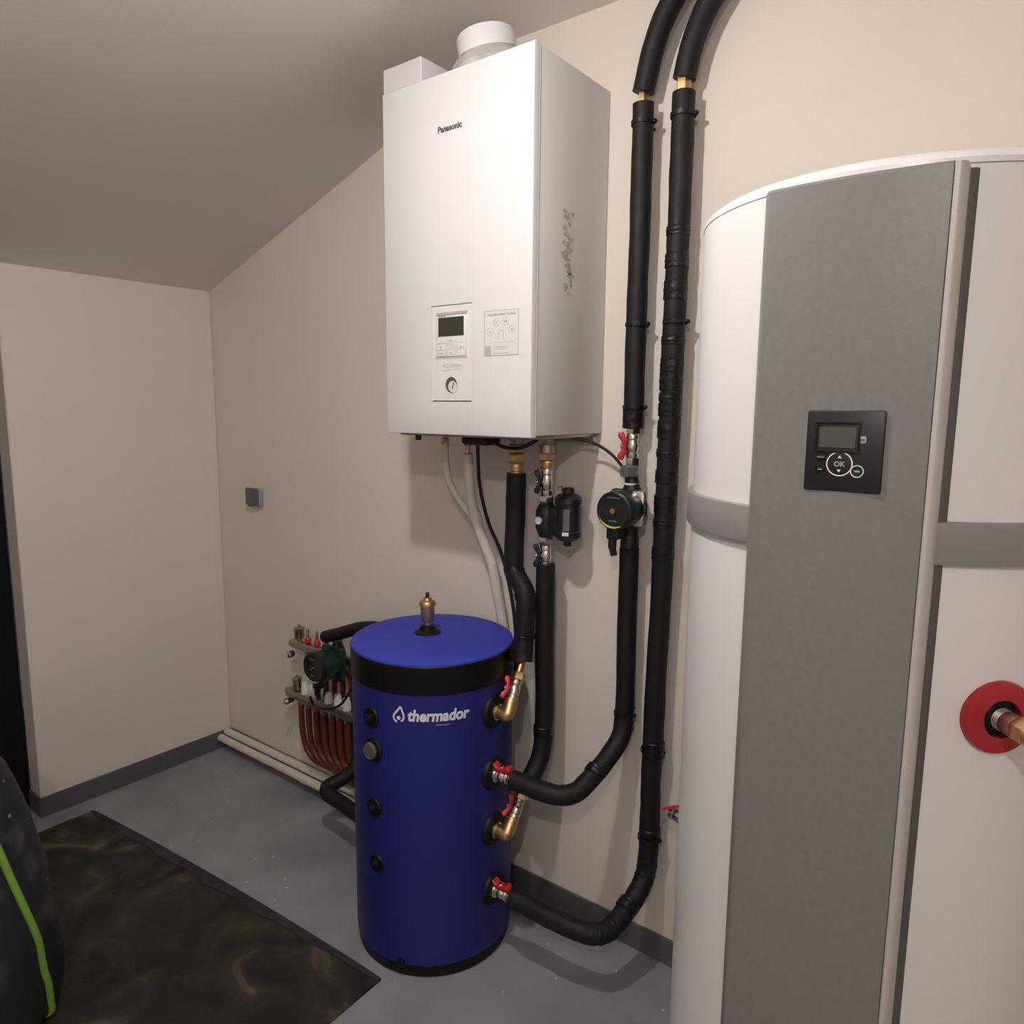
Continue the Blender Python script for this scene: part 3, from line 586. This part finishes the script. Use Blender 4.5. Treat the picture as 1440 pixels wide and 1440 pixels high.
# ------------------------------------------------------------------ underfloor manifold behind the tank
mf = thing('heating_manifold', 'steel underfloor heating manifold with white caps and brown-red pipes on the wall', 'manifold', (.78, 0, .2))
for z, x0, x1 in ((.638, .615, .99), (.428, .575, 1.0)):
    finish('manifold_bar', tube(nb(), [(x0, -.08, z), (x1, -.08, z)], .0185, 16) if z > .5 else box(nb(), (x0, -.098, z-.017), (x1, -.062, z+.017), .006, 2), 'zinc', mf)
    fit('end_plug', (x0, -.08, z), -X, .014, .014, 'zinc', mf)
    finish('wall_bracket', box(nb(), (x0+.05, -.066, z-.05), (x0+.075, 0, z-.02), .002, 1), 'zinc', mf)
# upper bar: vent, red flow meters
finish('air_vent', lathe(nb(), (.658, -.08, .655), Z, [(.010, 0), (.010, .008), (.0205, .012), (.0205, .048), (.023, .052), (.016, .056), (.005, .057), (.005, .066)], 20), 'zinc', mf)
for x in (.712, .768, .824, .88):
    f = finish('flow_meter', lathe(nb(), (x, -.08, .655), Z, [(.009, 0), (.013, .004), (.013, .018), (.009, .024), (.005, .03)], 16), 'red', mf)
    finish('meter_glass', lathe(nb(), (x, -.08, .683), Z, [(.006, 0), (.006, .028), (.004, .032)], 12), 'zinc', f)
bm = nb(); lathe(bm, (.635, -.095, .602), -Y, [(.012, 0), (.014, .008), (.014, .02), (.008, .026)], 16); f = finish('drain_valve', bm, 'zinc', mf)
finish('drain_cap', lathe(nb(), (.635, -.12, .602), -Y, [(.008, 0), (.008, .006)], 12), 'nickel', f)
# lower bar: white actuator caps
finish('air_vent', lathe(nb(), (.632, -.08, .444), Z, [(.010, 0), (.017, .006), (.017, .045), (.020, .05), (.015, .054), (.005, .055), (.005, .063)], 20), 'zinc', mf)
for x, h in ((.685, .046), (.728, .046), (.772, .024), (.83, .04), (.885, .046), (.935, .046)):
    finish('white_cap', lathe(nb(), (x, -.08, .444), Z, [(.0165, 0), (.0165, h*.55), (.014, h*.75), (.012, h), (.0, h+.001)], 18), 'cap', mf)
bm = nb(); lathe(bm, (.60, -.098, .398), -Y, [(.010, -.02), (.012, 0), (.014, .012), (.008, .02)], 16); f = finish('drain_valve', bm, 'zinc', mf)
finish('drain_cap', lathe(nb(), (.60, -.117, .398), -Y, [(.007, 0), (.007, .006)], 12), 'nickel', f)
for i in range(7):
    x = .655+.047*i; zb = .168+.006*i; R_ = .11-.004*i
    finish('heating_pipe', tube(nb(), smooth([(x, -.08, .415), (x, -.08, .33), (x+.004, -.079, .27), (x+.02, -.077, .215), (x+.055, -.074, .178+.004*i), (x+.11, -.07, zb), (x+.30, -.068, zb+.012)], 5), .0115, 12), 'pex', mf)
    bm = nb(); hexn(bm, (x, -.08, .412), -Z, .0145, .022); finish('compression_nut', bm, 'zinc', mf)
for i in range(6):
    x = .70+.05*i
    finish('heating_pipe', tube(nb(), smooth([(x, -.075, .624), (x, -.06, .585), (x, -.034, .55), (x, -.032, .42), (x, -.032, .26), (x+.03, -.034, .16), (x+.10, -.036, .134), (x+.16, -.036, .13)], 4), .010, 10), 'pex', mf)
p2 = pump('circulator_pump', 'green circulator pump in front of the manifold beside the tank', .915, .638, -.215, -.10, .058, False)
cable('black cable hanging from the manifold pump behind the tank', [(.875, -.20, .52), (.885, -.19, .485), (.93, -.17, .475), (.985, -.15, .50), (1.02, -.13, .56), (1.04, -.11, .62)], .005)
q = thing('manifold_pipe', 'black insulated pipe rising from the manifold to the back of the tank', 'pipe', (.9, -.1, .7))
sleeve(q, [(.868, -.118, .723), (.95, -.118, .752), (1.06, -.118, .793), (1.16, -.125, .815), (1.27, -.165, .82), (1.362, -.206, .82)], .023, wob=.015)
q = thing('manifold_pipe', 'black insulated pipe bending low over the floor left of the tank', 'pipe', (.96, -.2, .18))
sleeve(q, [(1.005, -.072, .42), (1.005, -.085, .29), (.998, -.118, .234), (.972, -.165, .204), (.958, -.197, .193), (.975, -.213, .184), (1.03, -.216, .178), (1.12, -.22, .17), (1.25, -.235, .165), (1.352, -.25, .163)], .026, wob=.015)
# wall socket
sk = thing('wall_socket', 'small grey weatherproof socket box on the cream wall', 'socket', (.28, 0, 1.19))
finish('housing', box(nb(), (.248, -.020, 1.150), (.334, 0, 1.226), .005, 2), 'sidegrey', sk)
finish('lid', box(nb(), (.250, -.034, 1.156), (.330, -.0205, 1.229), .006, 2), 'socket', sk)
finish('lid_latch', box(nb(), (.274, -.038, 1.151), (.302, -.027, 1.158), .002, 1), 'socket', sk)

# ------------------------------------------------------------------ hot water heater on the right
HX, HY, HR, HT = 2.7448, -.3984, .31, 1.8925
hw = thing('water_heater', 'tall white cylindrical water heater with a grey front panel and display', 'water heater', (HX, HY, 0))
finish('foot_ring', lathe(nb(), (HX, HY, 0), Z, [(HR-.03, 0), (HR-.03, .03)], 64), 'bplastic', hw)
finish('lower_shell', lathe(nb(), (HX, HY, 0), Z, [(HR-.012, .028), (HR-.002, .032), (HR, .045), (HR, 1.372)], 160), 'shell', hw)
finish('middle_band', lathe(nb(), (HX, HY, 0), Z, [(HR, 1.3705), (HR+.0085, 1.372), (HR+.0095, 1.375), (HR+.0095, 1.424), (HR+.0085, 1.4275), (HR, 1.429)], 160), 'greyband', hw)
finish('upper_shell', lathe(nb(), (HX, HY, 0), Z, [(HR, 1.428), (HR, HT-.021)], 160), 'shell', hw)
finish('top_cover', lathe(nb(), (HX, HY, 0), Z, [(HR-.002, HT-.0205), (HR+.001, HT-.0195), (HR+.001, HT-.0125), (HR-.004, HT-.0065), (HR-.016, HT+.001), (HR-.05, HT+.008), (0, HT+.012)], 160), 'shell', hw)
# front panel: shallow bowed cover with rounded flanks
pa0 = math.radians(-88.6); nrm = Vector((math.cos(pa0), math.sin(pa0), 0)); tan = Vector((-math.sin(pa0), math.cos(pa0), 0))
HC = Vector((HX, HY, 0))
def panel_prof():
    P = []; hw_ = .1165; Rf = .62; d0 = .335
    def fr(s): return d0+.001-(Rf-math.sqrt(Rf*Rf-s*s))
    P.append((-hw_-.0045, math.sqrt(HR**2-(hw_+.0045)**2)-.004)); P.append((-hw_-.0035, fr(hw_)-.012)); P.append((-hw_+.001, fr(hw_)-.003))
    P.append((-hw_+.007, fr(hw_-.007)))
    for i in range(1, 24): s = -hw_+.007+(2*hw_-.018)*i/24; P.append((s, fr(s)))
    e = hw_-.011
    P.append((e, fr(e))); P.append((e+.001, fr(e)-.002)); P.append((e+.0012, math.sqrt(HR**2-(e+.001)**2)-.004))
    return P
prof = panel_prof()
bm = nb(); zt, zb_ = 1.868, .06
lvl = [zb_, zb_+.003, zt-.004, zt]; rings = []
for k, z in enumerate(lvl):
    off = .003 if k in (0, 3) else 0
    rings.append([bm.verts.new(HC+tan*s+nrm*(d-(off if 0 < i < len(prof)-1 else 0))+Z*z) for i, (s, d) in enumerate(prof)])
for A, B in zip(rings, rings[1:]):
    for i in range(len(prof)-1): bm.faces.new((A[i], A[i+1], B[i+1], B[i]))
bm.faces.new(rings[0]); bm.faces.new(rings[-1])
for A, B in zip(rings, rings[1:]): bm.faces.new((A[0], B[0], B[-1], A[-1]))
finish('front_panel', bm, 'grey', hw, 30)
e_ = .1165-.011; fe = .336-(.62-math.sqrt(.62**2-e_**2))                     # rounded trim rail and dark grey strip along the right edge
def strip(name, pts, m):
    bm = nb(); prism(bm, pts, HC+Z*(zt+zb_)/2, tan, nrm, Z, zt-zb_-.004); finish(name, bm, m, hw, 40)
def cyl(s_): return math.sqrt(HR**2-s_**2)
strip('trim_rail', [(e_+.0014, cyl(e_)-.003), (e_+.0014, fe-.001), (e_+.003, fe+.0008), (e_+.006, fe+.0012), (e_+.009, fe+.0002), (e_+.012, fe-.003), (e_+.0145, fe-.008), (e_+.0145, cyl(e_+.0145)-.003)], 'trim')
strip('dark_strip', [(e_+.0147, cyl(e_+.0147)-.003), (e_+.0147, cyl(e_+.0147)+.004), (e_+.020, cyl(e_+.020)+.004), (e_+.0235, cyl(e_+.0235)+.001), (e_+.0235, cyl(e_+.0235)-.003)], 'darkgrey')
# display module on the panel
def hp(s, d, z): return HC+tan*s+nrm*d+Z*z
dc = (math.radians(-87.2)-pa0)*.335; DN = .338
dz = 1.5175; dw, dh = .0965, .1085
def dbox(bm, s, z, sx, sz, d0, d1, bev=0.0): return obox(bm, hp(s, (d0+d1)/2, z), tan, nrm, Z, sx, d1-d0, sz, bev, 2)
dp = finish('display_module', dbox(nb(), dc, dz, dw, dh, .322, DN, .0035), 'bplastic', hw); dp['label'] = 'black square display module with screen and buttons'
bm = nb(); fw = .0032; sx, sz, s0, z0 = .054, .038, dc-.0085, dz+.0185
for ds, dzz, a, b in ((0, sz/2, sx+fw, fw), (0, -sz/2, sx+fw, fw), (-sx/2, 0, fw, sz-fw), (sx/2, 0, fw, sz-fw)): dbox(bm, s0+ds, z0+dzz, a, b, DN-.001, DN+.0012, .0006)
finish('screen_frame', bm, 'rubber', dp)
finish('screen', dbox(nb(), s0, z0, .045, .027, DN-.001, DN+.0005), 'lcd2', dp)
finish('energy_badge', dbox(nb(), dc+.0225, dz+.0165, .0095, .0095, DN-.001, DN+.0006, .002), 'lightink', dp)
finish('badge_print', dbox(nb(), dc+.0225, dz+.016, .0058, .0028, DN-.001, DN+.0009), 'socket', dp)
kc = (dc-.0035, dz-.0165)
finish('dial_ring', ring_flat(nb(), hp(kc[0], DN-.001, kc[1]), nrm, .0150, .0165, .0018, 40), 'wplastic', dp)
finish('dial', lathe(nb(), hp(kc[0], DN-.001, kc[1]), nrm, [(.0150, 0), (.0150, .0012), (.0135, .0016)], 40), 'bplastic', dp)
finish('dial_lettering', place(text_bm('OK', .0092, .0002, .0002, align='CENTER'), hp(kc[0], DN+.0012, kc[1]-.0032), tan, Z, nrm), 'lightink', dp)
for sg in (1, -1):
    finish('arrow_mark', prism(nb(), [(-.0026, 0), (.0026, 0), (0, .0036*sg)], hp(kc[0], DN+.0011, kc[1]+.0076*sg), tan, Z, nrm, .0004), 'wplastic', dp)
finish('button_ring', ring_flat(nb(), hp(kc[0]+.0222, DN-.001, kc[1]-.0088), nrm, .0071, .0083, .0018, 30), 'wplastic', dp)
finish('back_button', lathe(nb(), hp(kc[0]+.0222, DN-.001, kc[1]-.0088), nrm, [(.0071, 0), (.0071, .0014)], 30), 'bplastic', dp)
finish('back_mark', dbox(nb(), kc[0]+.0222, kc[1]-.0088, .0065, .0022, DN, DN+.0008), 'lightink', dp)
for zz, tx in ((dz-.0085, 'MENU'), (dz-.0245, 'MODE')):
    finish('menu_button', dbox(nb(), dc-.0275, zz, .011, .0085, DN-.001, DN+.0009, .002), 'rubber', dp)
    if tx == 'MENU': finish('button_lettering', place(text_bm(tx, .0034, .0001, align='CENTER'), hp(dc-.0275, DN+.0010, zz-.001), tan, Z, nrm), 'lightink', dp)
    else: finish('button_mark', dbox(nb(), dc-.0275, zz-.0005, .006, .0012, DN, DN+.0011), 'lightink', dp)
# red flange with brass connection on the right flank
fa = math.radians(-47.5); fn = Vector((math.cos(fa), math.sin(fa), 0)); fc = HC+fn*(HR-.006)+Z*1.164
fl = finish('red_flange', lathe(nb(), fc, fn, [(.050, 0), (.051, .010), (.049, .0145), (.030, .018), (.0265, .017), (.0265, .006)], 56), 'flange', hw); fl['label'] = 'round red collar round the side connection'
finish('flange_recess', lathe(nb(), fc, fn, [(.0262, 0), (.0262, .008)], 28), 'rubber', fl)
finish('threaded_stub', lathe(nb(), fc+fn*.005, fn, [(.0155, 0), (.0155, .01), (.014, .011), (.0155, .013), (.014, .015), (.0155, .017), (.014, .019), (.0155, .021), (.0155, .032), (.0145, .042)], 24), 'steel', fl)
bm = nb(); hexn(bm, fc+fn*.044, fn, .0185, .02); finish('brass_nut', bm, 'brass', fl)
finish('brass_pipe', tube(nb(), smooth([fc+fn*.062, fc+fn*.10, fc+fn*.20], 5), .0125, 16), 'brass', fl)
# drain valve behind the heater
dv = thing('lever_valve', 'small red-levered valve poking out between the riser and the heater', 'valve', (2.29, -.1, .5))
# runs from the heater's back flank out to the left
va = Vector((2.515, -.205, .556)); vd = Vector((-.97, .24, 0)).normalized()
finish('inlet_pipe', tube(nb(), [va, va+vd*.19], .011, 14), 'brass', dv)
b_ = finish('valve_body', lathe(nb(), va+vd*.185, vd, [(.016, 0), (.017, .004), (.017, .016), (.0145, .018), (.018, .032), (.0145, .046), (.017, .048), (.017, .058), (.012, .06)], 20), 'nickel', dv)
hb_ = va+vd*.217+Z*.017
bm = nb(); lathe(bm, va+vd*.217, Z, [(.006, .014), (.006, .024)], 10); finish('stem', bm, 'nickel', b_)
bm = nb(); obox(bm, hb_+vd*.012+Vector((0, -.012, .008)), (vd+Vector((0, -.45, -.42))).normalized(), Vector((.3, .95, 0)), Z, .06, .016, .007, .003, 2)
finish('lever', bm, 'red', dv)

# ------------------------------------------------------------------ mat on the floor, bag at the left
rg = thing('floor_mat', 'dirty dark brown floor mat with a curled dusty edge on the grey vinyl', 'mat', (.87, -1.1, 0))
c00, c10 = Vector((.112, -.664, 0)), Vector((1.624, -.550, 0)); dirr = Vector((.02, -1, 0)); Lr = 1.25
bm = nb(); nx, ny = 60, 40; G = []
def rise(u, v):
    lift = .020*math.exp(-(v/.035)**2)*math.sin(math.pi*min(1, max(0, u)))**.7
    return .007+lift+.0018*math.sin(u*23+v*9)*math.sin(v*17+u*5)*(1 if v > .05 else 0)
for j in range(ny+1):
    v = (j/ny)**1.5; row = []
    for i in range(nx+1):
        u = i/nx; p = c00.lerp(c10, u)+dirr*(v*Lr); p.z = rise(u, v); row.append(bm.verts.new(p))
    G.append(row)
for j in range(ny):
    for i in range(nx): bm.faces.new((G[j][i], G[j][i+1], G[j+1][i+1], G[j+1][i]))
ext = bmesh.ops.extrude_face_region(bm, geom=list(bm.faces))
for v in [e for e in ext['geom'] if isinstance(e, bmesh.types.BMVert)]: v.co.z = max(.0005, v.co.z-.0062)
finish('pile', bm, 'rug', rg, 60)
bm = nb(); W_ = .03; A = []; B = []; n = 60
for i in range(n+1):
    u = i/n; p = c00.lerp(c10, u); wv = W_*(math.sin(math.pi*u)**.5*.8+.2)*(1+.15*math.sin(u*40))
    A.append(p+Vector((0, .002, rise(u, 0)+.002))); q_ = p+dirr*wv; q_.z = rise(u, wv/Lr)+.002; B.append(q_)
va_ = [bm.verts.new(p) for p in A]; vb_ = [bm.verts.new(p) for p in B]; vc_ = [bm.verts.new(Vector((p.x, p.y, .001))) for p in A]
for i in range(n): bm.faces.new((va_[i], va_[i+1], vb_[i+1], vb_[i])); bm.faces.new((vc_[i], vc_[i+1], va_[i+1], va_[i]))
finish('edge_binding', bm, 'rugedge', rg, 60)

bg = thing('work_bag', 'dusty charcoal work bag with lime green piping standing on the mat', 'bag', (.92, -1.37, .009))
LV = [(.010, .17, .235), (.03, .19, .262), (.12, .20, .275), (.25, .20, .272), (.40, .192, .255), (.55, .175, .228), (.68, .15, .192), (.78, .115, .14), (.84, .06, .075), (.85, .012, .012)]
BC = (.92, -1.365)
def bag_pt(th, z, off=0.0):
    for (z0, a0, b0), (z1, a1, b1) in zip(LV, LV[1:]):
        if z <= z1 or (z1, a1, b1) == LV[-1]:
            t_ = min(1, max(0, (z-z0)/(z1-z0))); a = a0+(a1-a0)*t_; b = b0+(b1-b0)*t_; break
    ct, st_ = math.cos(th), math.sin(th); e = .8
    x = a*math.copysign(abs(ct)**e, ct); y = b*math.copysign(abs(st_)**e, st_)
    f = 1+.012*math.sin(5*th+z*14)+.010*math.sin(3*th-z*23)
    return Vector((BC[0]+x*f+off*ct, BC[1]+y*f+off*st_, z))
zs_ = [.010, .02, .03, .06, .09, .12, .16, .20, .25, .30, .35, .40, .45, .50, .55, .60, .64, .68, .72, .75, .78, .80, .82, .835, .845, .85]
bm = nb(); seg = 64; rings = [[bm.verts.new(bag_pt(2*math.pi*k/seg, z)) for k in range(seg)] for z in zs_]
for A, B in zip(rings, rings[1:]):
    for i in range(seg): bm.faces.new((A[i], A[(i+1) % seg], B[(i+1) % seg], B[i]))
bm.faces.new(rings[0]); bm.faces.new(rings[-1])
finish('bag_body', bm, 'bag', bg, 60)
for sg in (1, -1):
    finish('piping', tube(nb(), smooth([bag_pt(sg*math.radians(50-34*(z/.8)**.8), z, .002) for z in zs_[1:20]], 3), .0085, 10), 'lime', bg)
finish('carry_handle', tube(nb(), smooth([(BC[0], BC[1]-.07, .83), (BC[0], BC[1]-.06, .88), (BC[0], BC[1], .90), (BC[0], BC[1]+.06, .88), (BC[0], BC[1]+.07, .83)], 6), .011, 12), 'bplastic', bg)
